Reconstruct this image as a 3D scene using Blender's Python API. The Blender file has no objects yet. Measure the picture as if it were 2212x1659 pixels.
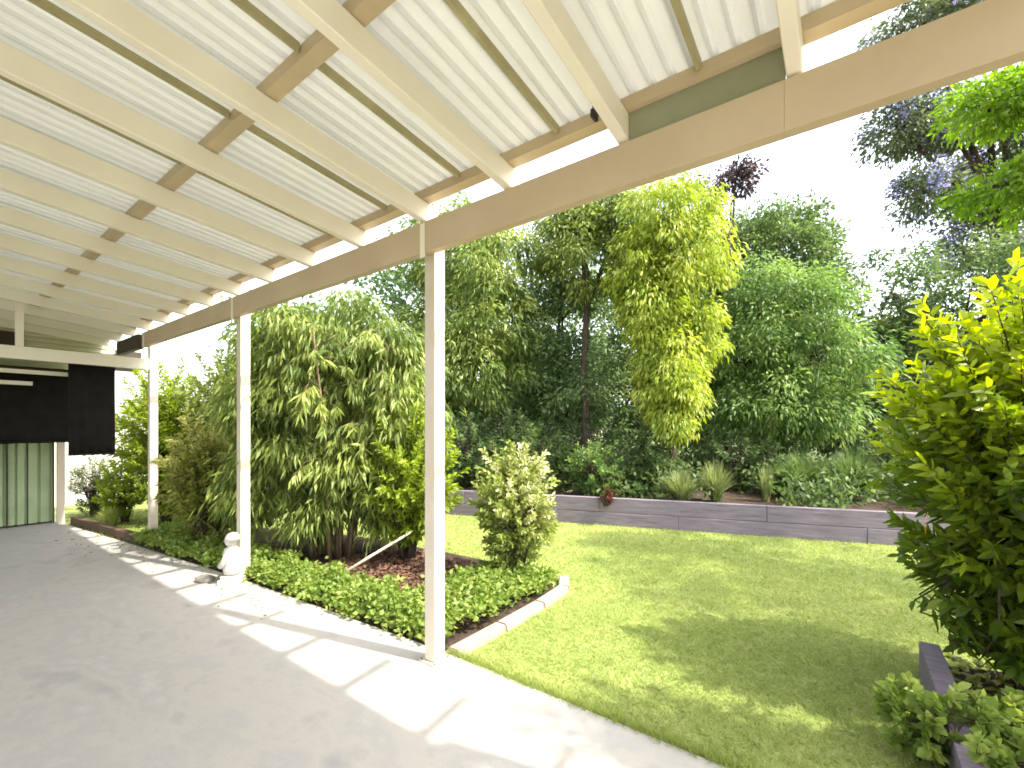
import bpy, bmesh, math, random
import numpy as np
from mathutils import Vector, Matrix
R = math.radians
sc = bpy.context.scene
COL = sc.collection

# ------------------------------------------------------------------ camera, sky, sun, exposure
cam_d = bpy.data.cameras.new("camera")
cam = bpy.data.objects.new("camera", cam_d); COL.objects.link(cam)
cam_d.sensor_width = 36.0
cam_d.lens = 15.92
cam_d.shift_y = 0.0432
cam_d.clip_start = 0.02
cam_d.clip_end = 600
cam.location = (0, 0, 1.4)
cam.rotation_euler = (R(90), 0, R(36.5))
sc.camera = cam

SUN = Vector((0.77, 0.19, 1.0)).normalized()
sun_el = math.asin(SUN.z)
sun_az = math.atan2(SUN.x, SUN.y)          # from +Y clockwise
world = bpy.data.worlds.new("World"); sc.world = world
world.use_nodes = True
wn = world.node_tree
bg = wn.nodes["Background"]
sky = wn.nodes.new("ShaderNodeTexSky")
sky.sky_type = 'NISHITA'; sky.sun_disc = False
sky.sun_elevation = sun_el; sky.sun_rotation = sun_az
sky.air_density = 1.0; sky.dust_density = 3.0; sky.ozone_density = 0.6
pale = wn.nodes.new("ShaderNodeHueSaturation"); pale.inputs["Saturation"].default_value = 0.4   # hazy, milky summer sky all round
wn.links.new(sky.outputs[0], pale.inputs["Color"]); wn.links.new(pale.outputs[0], bg.inputs[0])
bg.inputs[1].default_value = 0.15

sl = bpy.data.lights.new("sun", 'SUN')
sl.energy = 2.0; sl.angle = R(1.1); sl.color = (1.0, 0.94, 0.83)
sun = bpy.data.objects.new("sun", sl); COL.objects.link(sun)
sun.rotation_euler = SUN.to_track_quat('Z', 'Y').to_euler()
sun.location = (6, 2, 12)

vs = sc.view_settings
vs.view_transform = 'Standard'; vs.look = 'None'; vs.gamma = 1.0; vs.use_curve_mapping = False
vs.exposure = 2.45
sc.render.engine = 'CYCLES'
sc.cycles.use_denoising = True
sc.cycles.max_bounces = 6
sc.cycles.diffuse_bounces = 4
sc.cycles.transmission_bounces = 4
sc.cycles.filter_width = 1.7

CF = Vector((-math.sin(R(36.5)), math.cos(R(36.5)), 0)); CR = Vector((math.cos(R(36.5)), math.sin(R(36.5)), 0))
def spot(px, d, z=0.0):
    """ground position of something seen in column px (2212 wide) standing d metres ahead"""
    p = CF * d + CR * ((px - 1106) / 978.0 * d)
    return Vector((p.x, p.y, z))

# ------------------------------------------------------------------ materials
MATS = {}
def new_mat(name):
    m = bpy.data.materials.new(name); m.use_nodes = True
    MATS[name] = m
    nt = m.node_tree
    return m, nt, nt.nodes["Principled BSDF"]

def rgb(c): return (c[0], c[1], c[2], 1.0)

def noise(nt, scale, detail=4, rough=0.6, coord='Object', stretch=None):
    tc = nt.nodes.new("ShaderNodeTexCoord")
    n = nt.nodes.new("ShaderNodeTexNoise")
    n.inputs["Scale"].default_value = scale; n.inputs["Detail"].default_value = detail
    n.inputs["Roughness"].default_value = rough
    src = tc.outputs[coord]
    if stretch:
        mp = nt.nodes.new("ShaderNodeMapping"); mp.inputs["Scale"].default_value = stretch
        nt.links.new(src, mp.inputs[0]); src = mp.outputs[0]
    nt.links.new(src, n.inputs["Vector"])
    return n

def ramp(nt, fac, stops):
    r = nt.nodes.new("ShaderNodeValToRGB")
    el = r.color_ramp.elements
    while len(el) < len(stops): el.new(0.5)
    for e, (p, c) in zip(el, stops): e.position = p; e.color = rgb(c)
    nt.links.new(fac, r.inputs[0])
    return r

def bump(nt, bsdf, height, strength=0.3, dist=0.01):
    b = nt.nodes.new("ShaderNodeBump"); b.inputs["Strength"].default_value = strength
    b.inputs["Distance"].default_value = dist
    nt.links.new(height, b.inputs["Height"]); nt.links.new(b.outputs[0], bsdf.inputs["Normal"])

def mottled(name, stops, scale=6, rough=0.6, bstr=0.15, bscale=80, spec=0.4, stretch=None, bdist=0.004):
    m, nt, b = new_mat(name)
    n = noise(nt, scale, 6, 0.6, stretch=stretch)
    r = ramp(nt, n.outputs["Fac"], stops)
    nt.links.new(r.outputs[0], b.inputs["Base Color"])
    b.inputs["Roughness"].default_value = rough
    b.inputs["Specular IOR Level"].default_value = spec
    if bstr:
        n2 = noise(nt, bscale, 4, 0.6, stretch=stretch)
        bump(nt, b, n2.outputs["Fac"], bstr, bdist)
    return m

cream = mottled("cream_paint", [(0.3, (0.76, 0.69, 0.565)), (0.7, (0.83, 0.765, 0.64))], 3, 0.45, 0.08, 40)
tan = mottled("tan_paint", [(0.3, (0.47, 0.36, 0.24)), (0.7, (0.54, 0.42, 0.29))], 3, 0.5, 0.08, 40)
purl_m = mottled("purlin_paint", [(0.3, (0.44, 0.34, 0.21)), (0.7, (0.52, 0.41, 0.26))], 3, 0.5, 0.08, 40)
postp = mottled("post_paint", [(0.3, (0.54, 0.46, 0.36)), (0.7, (0.63, 0.55, 0.44))], 3, 0.4, 0.06, 40)
lap_olive = mottled("olive_lap_metal", [(0.3, (0.28, 0.245, 0.12)), (0.7, (0.40, 0.36, 0.19))], 5, 0.5, 0.05, 50)
dark_brown = mottled("dark_brown_paint", [(0.3, (0.030, 0.020, 0.014)), (0.7, (0.05, 0.035, 0.022))], 4, 0.6, 0.1, 40)
black_cloth = mottled("black_shade_cloth", [(0.3, (0.010, 0.009, 0.008)), (0.7, (0.020, 0.017, 0.015))], 7, 0.9, 0.2, 120, spec=0.1)
green_steel = mottled("green_sheet_steel", [(0.3, (0.25, 0.32, 0.17)), (0.7, (0.35, 0.42, 0.25))], 3, 0.5, 0.05, 30)
khaki_steel = mottled("khaki_sheet_steel", [(0.3, (0.44, 0.42, 0.27)), (0.7, (0.54, 0.52, 0.36))], 3, 0.5, 0.05, 30)
pale_fence = mottled("pale_fence_steel", [(0.3, (0.40, 0.39, 0.34)), (0.7, (0.48, 0.47, 0.41))], 3, 0.5, 0.05, 30)
sleeper_m = mottled("grey_sleeper_timber", [(0.25, (0.10, 0.08, 0.10)), (0.42, (0.18, 0.15, 0.18)), (0.58, (0.21, 0.175, 0.205)), (0.78, (0.31, 0.265, 0.28))], 7, 0.85, 0.5, 45, spec=0.2, stretch=(0.5, 6, 6), bdist=0.01)
brown_timber = mottled("brown_timber", [(0.3, (0.07, 0.045, 0.03)), (0.7, (0.13, 0.085, 0.055))], 5, 0.85, 0.4, 40, spec=0.2)
kerb_conc = mottled("pink_edging_concrete", [(0.3, (0.25, 0.205, 0.165)), (0.7, (0.36, 0.30, 0.25))], 9, 0.85, 0.4, 120, spec=0.2)
white_stone = mottled("white_cast_stone", [(0.3, (0.40, 0.37, 0.33)), (0.7, (0.58, 0.55, 0.49))], 14, 0.7, 0.4, 60, spec=0.3, bdist=0.006)
grey_stone = mottled("grey_stone", [(0.3, (0.16, 0.14, 0.12)), (0.7, (0.26, 0.23, 0.20))], 14, 0.8, 0.5, 40, spec=0.3)
stake_wood = mottled("weathered_stake_wood", [(0.3, (0.36, 0.30, 0.22)), (0.7, (0.52, 0.46, 0.36))], 10, 0.8, 0.4, 40, spec=0.2)
bark = mottled("bark", [(0.3, (0.045, 0.032, 0.022)), (0.7, (0.11, 0.085, 0.06))], 9, 0.95, 0.8, 30, spec=0.1, stretch=(3, 3, 0.7), bdist=0.02)
bark_pale = mottled("pale_cane", [(0.3, (0.12, 0.085, 0.05)), (0.7, (0.22, 0.16, 0.09))], 9, 0.8, 0.4, 30, spec=0.2, stretch=(3, 3, 0.7))
soil = mottled("soil", [(0.3, (0.035, 0.024, 0.017)), (0.7, (0.085, 0.06, 0.045))], 8, 0.95, 0.9, 30, spec=0.1, bdist=0.03)
red_mulch = mottled("red_mulch_chip", [(0.3, (0.09, 0.048, 0.032)), (0.7, (0.19, 0.105, 0.07))], 20, 0.9, 0.3, 60, spec=0.2)
turf = mottled("turf", [(0.3, (0.19, 0.24, 0.065)), (0.7, (0.28, 0.31, 0.10))], 3, 0.95, 0.6, 60, spec=0.1, bdist=0.02)
field = mottled("field_grass", [(0.3, (0.05, 0.07, 0.02)), (0.7, (0.09, 0.10, 0.035))], 0.6, 0.95, 0.4, 10, spec=0.1)
render_wall = mottled("pale_render", [(0.3, (0.55, 0.44, 0.34)), (0.7, (0.62, 0.50, 0.40))], 2, 0.9, 0.2, 50, spec=0.2)
roof_tile = mottled("terracotta_roof", [(0.3, (0.22, 0.09, 0.05)), (0.7, (0.32, 0.14, 0.08))], 3, 0.85, 0.3, 20, spec=0.2)
black_plastic = mottled("black_plastic", [(0.3, (0.012, 0.012, 0.014)), (0.7, (0.02, 0.02, 0.022))], 10, 0.45, 0.05, 60)
flash_green = mottled("grey_green_flashing", [(0.3, (0.22, 0.22, 0.13)), (0.7, (0.28, 0.28, 0.18))], 4, 0.5, 0.05, 60)
dead_leaf_m = mottled("orange_leaf", [(0.3, (0.60, 0.22, 0.02)), (0.7, (0.70, 0.30, 0.03))], 10, 0.6, 0.0)
glassm, nt, b = new_mat("window_glass"); b.inputs["Base Color"].default_value = (0.03, 0.035, 0.04, 1); b.inputs["Roughness"].default_value = 0.08

# concrete: big soft stains, cloudy trowel swirls, fine grain
concrete, nt, b = new_mat("patio_concrete")
n1 = noise(nt, 0.8, 6, 0.6, stretch=(1.0, 2.6, 1)); n1.inputs['Distortion'].default_value = 0.9; n2 = noise(nt, 4.5, 6, 0.65); n3 = noise(nt, 160, 3, 0.6)
mx = nt.nodes.new("ShaderNodeMix"); mx.data_type = 'FLOAT'; mx.inputs[0].default_value = 0.4
nt.links.new(n1.outputs["Fac"], mx.inputs[2]); nt.links.new(n2.outputs["Fac"], mx.inputs[3])
r1 = ramp(nt, mx.outputs[0], [(0.28, (0.27, 0.255, 0.24)), (0.40, (0.345, 0.328, 0.305)), (0.48, (0.415, 0.382, 0.335)), (0.55, (0.37, 0.352, 0.325)), (0.62, (0.42, 0.395, 0.355)), (0.74, (0.46, 0.432, 0.39))])
mc = nt.nodes.new("ShaderNodeMix"); mc.data_type = 'RGBA'; mc.blend_type = 'MULTIPLY'; mc.inputs[0].default_value = 0.5
r3 = ramp(nt, n3.outputs["Fac"], [(0.3, (0.75, 0.75, 0.75)), (0.7, (1, 1, 1))])
nt.links.new(r1.outputs[0], mc.inputs[6]); nt.links.new(r3.outputs[0], mc.inputs[7])
nt.links.new(mc.outputs[2], b.inputs["Base Color"])
b.inputs["Roughness"].default_value = 0.75; b.inputs["Specular IOR Level"].default_value = 0.3
bump(nt, b, n3.outputs["Fac"], 0.25, 0.003)

# translucent white roofing sheet
sheet_m, nt, b = new_mat("white_roof_sheet")
n = noise(nt, 2.0, 5, 0.6, stretch=(3, 0.5, 1))
r1 = ramp(nt, n.outputs["Fac"], [(0.25, (0.56, 0.56, 0.51)), (0.5, (0.64, 0.64, 0.59)), (0.75, (0.68, 0.67, 0.61))])
nt.links.new(r1.outputs[0], b.inputs["Base Color"]); b.inputs["Roughness"].default_value = 0.45
tr = nt.nodes.new("ShaderNodeBsdfTranslucent"); nt.links.new(r1.outputs[0], tr.inputs[0])
ms = nt.nodes.new("ShaderNodeMixShader"); ms.inputs[0].default_value = 0.07
out = nt.nodes["Material Output"]
nt.links.new(b.outputs[0], ms.inputs[1]); nt.links.new(tr.outputs[0], ms.inputs[2]); nt.links.new(ms.outputs[0], out.inputs[0])

def leaf_mat(name, stops, trans=0.4, rough=0.5, spec=0.35):
    m, nt, b = new_mat(name)
    a = nt.nodes.new("ShaderNodeAttribute"); a.attribute_name = "tint"
    r = ramp(nt, a.outputs["Fac"], stops)
    nt.links.new(r.outputs[0], b.inputs["Base Color"])
    b.inputs["Roughness"].default_value = rough; b.inputs["Specular IOR Level"].default_value = spec
    t = nt.nodes.new("ShaderNodeBsdfTranslucent")
    hs = nt.nodes.new("ShaderNodeHueSaturation"); hs.inputs["Saturation"].default_value = 1.1; hs.inputs["Value"].default_value = 1.25
    nt.links.new(r.outputs[0], hs.inputs["Color"]); nt.links.new(hs.outputs[0], t.inputs[0])
    s = nt.nodes.new("ShaderNodeMixShader"); s.inputs[0].default_value = trans
    o = nt.nodes["Material Output"]
    nt.links.new(b.outputs[0], s.inputs[1]); nt.links.new(t.outputs[0], s.inputs[2]); nt.links.new(s.outputs[0], o.inputs[0])
    return m

LG = {}
LG['gold'] = leaf_mat("golden_leaf", [(0, (0.18, 0.26, 0.035)), (0.5, (0.33, 0.40, 0.05)), (1, (0.52, 0.54, 0.11))], 0.45)
LG['olive'] = leaf_mat("olive_leaf", [(0, (0.085, 0.125, 0.028)), (0.5, (0.16, 0.21, 0.04)), (1, (0.26, 0.31, 0.07))], 0.45)
LG['mid'] = leaf_mat("mid_green_leaf", [(0, (0.085, 0.15, 0.038)), (0.5, (0.15, 0.24, 0.06)), (1, (0.27, 0.36, 0.10))], 0.46)
LG['blue'] = leaf_mat("blue_green_leaf", [(0, (0.075, 0.125, 0.045)), (0.5, (0.135, 0.21, 0.072)), (1, (0.25, 0.33, 0.13))], 0.48)
LG['dark'] = leaf_mat("dark_green_leaf", [(0, (0.055, 0.092, 0.030)), (0.5, (0.105, 0.16, 0.048)), (1, (0.20, 0.26, 0.085))], 0.46)
LG['bamboo'] = leaf_mat("willowy_leaf", [(0, (0.085, 0.13, 0.028)), (0.5, (0.18, 0.24, 0.052)), (1, (0.40, 0.46, 0.13))], 0.45)
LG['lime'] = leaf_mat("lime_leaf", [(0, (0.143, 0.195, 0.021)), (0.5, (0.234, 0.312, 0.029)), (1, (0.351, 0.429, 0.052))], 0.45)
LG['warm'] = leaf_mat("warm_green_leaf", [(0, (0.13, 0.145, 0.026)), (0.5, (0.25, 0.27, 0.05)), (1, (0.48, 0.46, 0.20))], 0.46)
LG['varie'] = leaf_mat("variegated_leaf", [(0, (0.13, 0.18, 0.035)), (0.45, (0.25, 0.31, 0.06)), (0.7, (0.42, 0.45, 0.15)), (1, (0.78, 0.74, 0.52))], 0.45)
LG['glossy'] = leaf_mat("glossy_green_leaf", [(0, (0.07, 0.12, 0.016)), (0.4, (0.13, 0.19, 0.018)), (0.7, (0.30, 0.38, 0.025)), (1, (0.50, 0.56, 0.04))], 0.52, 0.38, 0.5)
LG['cover'] = leaf_mat("ground_cover_leaf", [(0, (0.11, 0.18, 0.03)), (0.5, (0.20, 0.28, 0.05)), (1, (0.34, 0.40, 0.10))], 0.45)
LG['grass'] = leaf_mat("grass_blade", [(0, (0.20, 0.28, 0.065)), (0.5, (0.31, 0.37, 0.10)), (0.9, (0.41, 0.425, 0.15)), (1, (0.50, 0.45, 0.22))], 0.4, 0.6, 0.2)
LG['bright'] = leaf_mat("bright_green_leaf", [(0, (0.12, 0.22, 0.02)), (0.5, (0.18, 0.30, 0.03)), (1, (0.28, 0.38, 0.05))], 0.55)
LG['tuft'] = leaf_mat("pale_tuft_blade", [(0, (0.14, 0.19, 0.06)), (0.6, (0.24, 0.28, 0.10)), (1, (0.34, 0.35, 0.15))], 0.4)
LG['grey'] = leaf_mat("grey_green_leaf", [(0, (0.075, 0.095, 0.04)), (0.5, (0.12, 0.15, 0.065)), (1, (0.20, 0.24, 0.11))], 0.42)
LG['purple'] = leaf_mat("lilac_blossom", [(0, (0.34, 0.32, 0.66)), (0.5, (0.44, 0.42, 0.78)), (1, (0.58, 0.55, 0.86))], 0.45)
LG['red'] = leaf_mat("red_leaf", [(0, (0.07, 0.025, 0.02)), (0.5, (0.13, 0.04, 0.03)), (1, (0.16, 0.10, 0.04))], 0.35)
LG['maroon'] = leaf_mat("maroon_leaf", [(0, (0.03, 0.018, 0.016)), (0.5, (0.055, 0.03, 0.028)), (1, (0.10, 0.06, 0.055))], 0.3)

# ------------------------------------------------------------------ object helpers
def tag(o, label=None, cat=None, group=None, kind=None):
    if label: o["label"] = label
    if cat: o["category"] = cat
    if group: o["group"] = group
    if kind: o["kind"] = kind
    return o

def empty(name, loc=(0, 0, 0), rz=0.0):
    o = bpy.data.objects.new(name, None); COL.objects.link(o)
    o.location = loc; o.rotation_euler = (0, 0, rz); o.empty_display_size = 0.2
    return o

def link(name, me, mat, parent=None, loc=None, rot=None):
    o = bpy.data.objects.new(name, me); COL.objects.link(o)
    if mat is not None and not me.materials: me.materials.append(mat)
    if parent: o.parent = parent
    if loc is not None: o.location = loc
    if rot is not None: o.rotation_euler = rot
    return o

class MB:
    def __init__(s): s.v = []; s.f = []; s.smooth = False
    def hexa(s, p):
        i = len(s.v); s.v += [tuple(q) for q in p]
        for f in ((0, 3, 2, 1), (4, 5, 6, 7), (0, 1, 5, 4), (1, 2, 6, 5), (2, 3, 7, 6), (3, 0, 4, 7)):
            s.f.append(tuple(i + k for k in f))
        return s
    def box(s, x0, x1, y0, y1, z0, z1):
        return s.hexa([(x0, y0, z0), (x1, y0, z0), (x1, y1, z0), (x0, y1, z0), (x0, y0, z1), (x1, y0, z1), (x1, y1, z1), (x0, y1, z1)])
    def tube(s, pts, rad, n=6):
        pts = [Vector(p) for p in pts]; rings = []
        for k, p in enumerate(pts):
            a = pts[max(0, k - 1)]; b = pts[min(len(pts) - 1, k + 1)]
            t = (b - a).normalized() if (b - a).length > 1e-6 else Vector((0, 0, 1))
            u = t.orthogonal().normalized(); w = t.cross(u)
            i = len(s.v); r = rad[k]
            for j in range(n):
                an = 2 * math.pi * j / n
                s.v.append(tuple(p + (u * math.cos(an) + w * math.sin(an)) * r))
            rings.append(i)
        for a, b in zip(rings, rings[1:]):
            for j in range(n):
                s.f.append((a + j, a + (j + 1) % n, b + (j + 1) % n, b + j))
        s.f.append(tuple(rings[0] + j for j in reversed(range(n))))
        s.f.append(tuple(rings[-1] + j for j in range(n)))
        return s
    def lathe(s, prof, n=20, c=(0, 0, 0), sq=None):
        rings = []
        for r, z in prof:
            i = len(s.v)
            for j in range(n):
                an = 2 * math.pi * j / n
                s.v.append((c[0] + r * math.cos(an), c[1] + r * math.sin(an), c[2] + z))
            rings.append(i)
        for a, b in zip(rings, rings[1:]):
            for j in range(n): s.f.append((a + j, a + (j + 1) % n, b + (j + 1) % n, b + j))
        s.f.append(tuple(rings[0] + j for j in reversed(range(n)))); s.f.append(tuple(rings[-1] + j for j in range(n)))
        return s
    def mesh(s, name="m"):
        me = bpy.data.meshes.new(name); me.from_pydata(s.v, [], s.f); me.update()
        if s.smooth:
            for p in me.polygons: p.use_smooth = True
        return me
    def build(s, name, mat, parent=None, loc=None, rot=None, bevel=0.0):
        me = s.mesh(name)
        if bevel:
            bm = bmesh.new(); bm.from_mesh(me)
            bmesh.ops.bevel(bm, geom=bm.edges[:], offset=bevel, segments=2, affect='EDGES', profile=0.6)
            bm.to_mesh(me); bm.free()
        return link(name, me, mat, parent, loc, rot)

def sheet_poly(name, pts, z, mat, label=None, thick=0.0, parent=None, kind="structure"):
    bm = bmesh.new()
    vs_ = [bm.verts.new((x, y, z)) for x, y in pts]
    f = bm.faces.new(vs_)
    if f.normal.z < 0: f.normal_flip()
    bm.normal_update()
    if thick:
        r = bmesh.ops.extrude_face_region(bm, geom=[f])
        bmesh.ops.translate(bm, verts=[v for v in r['geom'] if isinstance(v, bmesh.types.BMVert)], vec=(0, 0, -thick))
    bmesh.ops.recalc_face_normals(bm, faces=bm.faces[:])
    bmesh.ops.triangulate(bm, faces=bm.faces[:])
    me = bpy.data.meshes.new(name); bm.to_mesh(me); bm.free()
    o = link(name, me, mat, parent)
    if kind: o["kind"] = kind
    if label: o["label"] = label
    return o

def nrm(a): return a / np.maximum(np.linalg.norm(a, axis=-1, keepdims=True), 1e-9)

def leaf_mesh(name, parent, mat, P, D, L, W, rng, tint, fold=0.25, bend=0.0, lj=0.3):
    N = len(P)
    D = nrm(D)
    side = nrm(np.cross(D, rng.normal(size=(N, 3))))
    up = np.cross(side, D)
    l = (L * (1 + lj * rng.uniform(-1, 1, N)))[:, None]; w = (W * (1 + lj * rng.uniform(-1, 1, N)))[:, None] * 0.5
    v = np.empty((N, 4, 3))
    v[:, 0] = P
    v[:, 1] = P + D * l * 0.45 + side * w + up * w * fold
    v[:, 2] = P + D * l + np.array([0, 0, -1.0]) * l * bend
    v[:, 3] = P + D * l * 0.45 - side * w + up * w * fold
    base = np.arange(N)[:, None] * 4
    idx = (base + np.array([0, 1, 2, 0, 2, 3])[None]).astype(np.int32).ravel()
    return raw_mesh(name, parent, mat, v.reshape(-1, 3), idx, np.repeat(tint, 4))

def fine_leaf_mesh(name, parent, mat, P, D, L, W, rng, tint, fold=0.3, bend=0.15, lj=0.35):
    N = len(P); D = nrm(D)
    side = nrm(np.cross(D, rng.normal(size=(N, 3)))); up = np.cross(side, D)
    l = (L * (1 + lj * rng.uniform(-1, 1, N)))[:, None]; w = (W * (1 + lj * rng.uniform(-1, 1, N)))[:, None] * 0.5
    dn = np.array([0, 0, -1.0]); f = fold * (1 + .5 * rng.normal(size=(N, 1)))
    v = np.empty((N, 7, 3))
    v[:, 0] = P
    v[:, 1] = P + D * l * .5 + dn * l * bend * .2
    v[:, 2] = P + D * l + dn * l * bend
    for k, sg in ((3, 1), (5, -1)):
        v[:, k] = P + D * l * .22 + side * w * .78 * sg + up * w * f
        v[:, k + 1] = P + D * l * .62 + side * w * .88 * sg + up * w * f + dn * l * bend * .35
    t = np.array([0, 3, 1, 3, 4, 1, 4, 2, 1, 0, 1, 5, 5, 1, 6, 6, 1, 2])
    idx = (np.arange(N)[:, None] * 7 + t[None]).astype(np.int32).ravel()
    return raw_mesh(name, parent, mat, v.reshape(-1, 3), idx, np.repeat(tint, 7))

def raw_mesh(name, parent, mat, verts, idx, tint):
    me = bpy.data.meshes.new(name)
    nv = len(verts); nt_ = len(idx) // 3
    me.vertices.add(nv); me.vertices.foreach_set("co", verts.astype(np.float32).ravel())
    me.loops.add(nt_ * 3); me.loops.foreach_set("vertex_index", idx.astype(np.int32))
    me.polygons.add(nt_); me.polygons.foreach_set("loop_start", np.arange(0, nt_ * 3, 3, dtype=np.int32))
    at = me.attributes.new("tint", 'FLOAT', 'POINT'); at.data.foreach_set("value", np.clip(tint, 0, 1).astype(np.float32))
    me.update(calc_edges=True)
    return link(name, me, mat, parent)

def rand_dirs(rng, n):
    return nrm(rng.normal(size=(n, 3)))

def crown(name, parent, mat, ells, leaf, rng, droop=0.2, rs=0.25, per=60, tvar=0.25, bend=0.15, inner=0.55, flat=0.75):
    """ells: (centre, radii, n_subclumps). Returns sub-clump centres for the limbs"""
    Ps = []; Ds = []; Ts = []; subs = []
    for c, r, ns in ells:
        c = np.array(c, float); r = np.array(r, float)
        d = rand_dirs(rng, ns)
        u = inner + (1 - inner) * rng.uniform(0, 1, (ns, 1)) ** 0.6
        u *= 1 + 0.14 * rng.normal(size=(ns, 1)).clip(-1.5, 1.5)
        sc_ = c + d * r * u
        subs.append((c, sc_))
        tb = 0.5 + tvar * rng.normal(size=ns)
        szs = rs * rng.uniform(0.6, 1.35, ns)
        k = np.repeat(np.arange(ns), per)
        off = rng.normal(size=(ns * per, 3)) * np.array([1, 1, flat])
        off = off / np.maximum(1, np.linalg.norm(off, axis=1, keepdims=True) / 1.8)
        Ps.append(sc_[k] + off * szs[k][:, None] * 0.62)
        Ds.append(nrm(d[k]) * 0.5 + nrm(off) * 0.8 + rng.normal(size=off.shape) * 0.45 + np.array([0, 0, -droop]))
        Ts.append(tb[k] + 0.17 * rng.normal(size=len(k)))
    P = np.concatenate(Ps); D = np.concatenate(Ds); T = np.concatenate(Ts)
    leaf_mesh(name, parent, mat, P, D, leaf[0], leaf[1], rng, T, bend=bend)
    return subs

def tree(name, base, label, cat, mat, ells, leaf, trunk=(2.0, 0.09), seed=1, droop=0.2, rs=0.25, per=60, bark_m=None,
         lean=(0, 0), tvar=0.33, bend=0.15, inner=0.55, limbs=6, group=None, extra=None, flat=0.75):
    rng = np.random.default_rng(seed); rnd = random.Random(seed)
    root = empty(name, base)
    tag(root, label, cat, group)
    leaf = (leaf[0] * 1.15, leaf[1] * 1.25); per = int(per * 1.35)
    subs = crown("crown", root, LG[mat], ells, leaf, rng, droop, rs, per, tvar, bend, inner, flat)
    m = MB(); m.smooth = True
    h, r0 = trunk
    pts = [Vector((0, 0, -0.05))]; rad = [r0 * 1.35]
    for k in range(1, 6):
        t = k / 5
        pts.append(Vector((lean[0] * t + rnd.uniform(-.04, .04) * h * .3, lean[1] * t + rnd.uniform(-.04, .04) * h * .3, h * t))); rad.append(r0 * (1 - 0.45 * t))
    m.tube(pts, rad, 8)
    top = pts[-1]
    for c, sc_ in subs:
        c = Vector(c)
        mid = (top + c) / 2 + Vector((rnd.uniform(-.1, .1), rnd.uniform(-.1, .1), 0.05)) * 1.5
        st = pts[3] if rnd.random() < .4 else top
        m.tube([st, mid, c], [r0 * .5, r0 * .35, r0 * .2], 6)
        for q in range(min(limbs, len(sc_))):
            p = Vector(sc_[rnd.randrange(len(sc_))])
            mm = (c + p) / 2 + Vector((rnd.uniform(-.1, .1), rnd.uniform(-.1, .1), .08)) * .8
            m.tube([c, mm, p], [r0 * .2, r0 * .12, r0 * .05], 5)
    m.build("trunk", bark_m or bark, root)
    if extra: extra(root, subs, rng)
    return root

def shoot_bush(name, base, label, cat, mat, n_shoots, n_leaf, height, spread, leaf, seed, fill=0.25, droop=0.0, tint_tip=0.5, tint0=0.25,
               stem_r=0.006, low=0.15, ell=None, bark_m=None, group=None, tilt=0.5, side_sun=None, splay=1.0, fine=False):
    """a shrub of many leafy shoots rising from a stool of stems"""
    rng = np.random.default_rng(seed); rnd = random.Random(seed)
    root = empty(name, base); tag(root, label, cat, group)
    m = MB(); m.smooth = True
    Ps, Ds, Ts = [], [], []
    stools = []
    for i in range(max(5, n_shoots // 22)):
        a = rnd.uniform(0, 2 * math.pi); q = rnd.uniform(0.1, 0.55)
        p1 = Vector((math.cos(a) * spread[0] * q, math.sin(a) * spread[1] * q, height * rnd.uniform(.35, .6)))
        b0 = Vector((math.cos(a) * .05, math.sin(a) * .05, -.03))
        mid = b0.lerp(p1, .5) + Vector((rnd.uniform(-.05, .05), rnd.uniform(-.05, .05), .06))
        m.tube([b0, mid, p1], [stem_r * 3, stem_r * 2.4, stem_r * 1.5], 6)
        stools.append((b0, mid, p1))
    for i in range(n_shoots):
        d = rand_dirs(rng, 1)[0]
        u = rnd.uniform(fill, 1.0) ** 0.5
        zc = height * (low + (1 - low) / 2)
        zr = height * (1 - low) / 2
        tipp = Vector((d[0] * spread[0] * u, d[1] * spread[1] * u, zc + d[2] * zr * u)) * (1 + rnd.uniform(-.12, .12))
        tipp.z = max(0.05, tipp.z)
        ln = height * rnd.uniform(.16, .3)
        ax = Vector((d[0] * splay, d[1] * splay, tilt + 0.6 * d[2])).normalized()
        st = tipp - ax * ln
        ctrl = (st + tipp) / 2 + Vector((rnd.uniform(-.03, .03), rnd.uniform(-.03, .03), -.02))
        sto = rnd.choice(stools)
        j0 = sto[1].lerp(sto[2], rnd.random())
        m.tube([j0, j0.lerp(st, .5) + Vector((0, 0, .03)), st, ctrl, tipp], [stem_r, stem_r * .9, stem_r * .8, stem_r * .6, stem_r * .3], 4)
        ts = np.linspace(0.0, 1, n_leaf) ** 0.8
        A = np.array(st); B = np.array(ctrl); C = np.array(tipp)
        pp = ((1 - ts) ** 2)[:, None] * A + (2 * ts * (1 - ts))[:, None] * B + (ts ** 2)[:, None] * C
        ang = np.arange(n_leaf) * 2.4 + rnd.uniform(0, 6)
        axn = np.array(ax); uu = nrm(np.cross(axn, [0.3, 0.2, 1.0])); ww = np.cross(axn, uu)
        rad = np.cos(ang)[:, None] * uu + np.sin(ang)[:, None] * ww
        dd = rad * 0.9 + axn * (0.35 + 0.7 * ts)[:, None] + rng.normal(size=(n_leaf, 3)) * 0.2 + np.array([0, 0, -droop])
        Ps.append(pp); Ds.append(dd)
        hgt = max(0, min(1, tipp.z / height))
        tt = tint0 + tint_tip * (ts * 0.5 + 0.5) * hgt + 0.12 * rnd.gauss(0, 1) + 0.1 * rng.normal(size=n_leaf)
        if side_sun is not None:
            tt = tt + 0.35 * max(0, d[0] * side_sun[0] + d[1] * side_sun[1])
        Ts.append(tt)
    (fine_leaf_mesh if fine else leaf_mesh)("foliage", root, LG[mat], np.concatenate(Ps), np.concatenate(Ds), leaf[0], leaf[1], rng, np.concatenate(Ts), fold=.3, bend=.15)
    m.build("stem", bark_m or bark, root)
    return root

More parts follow.
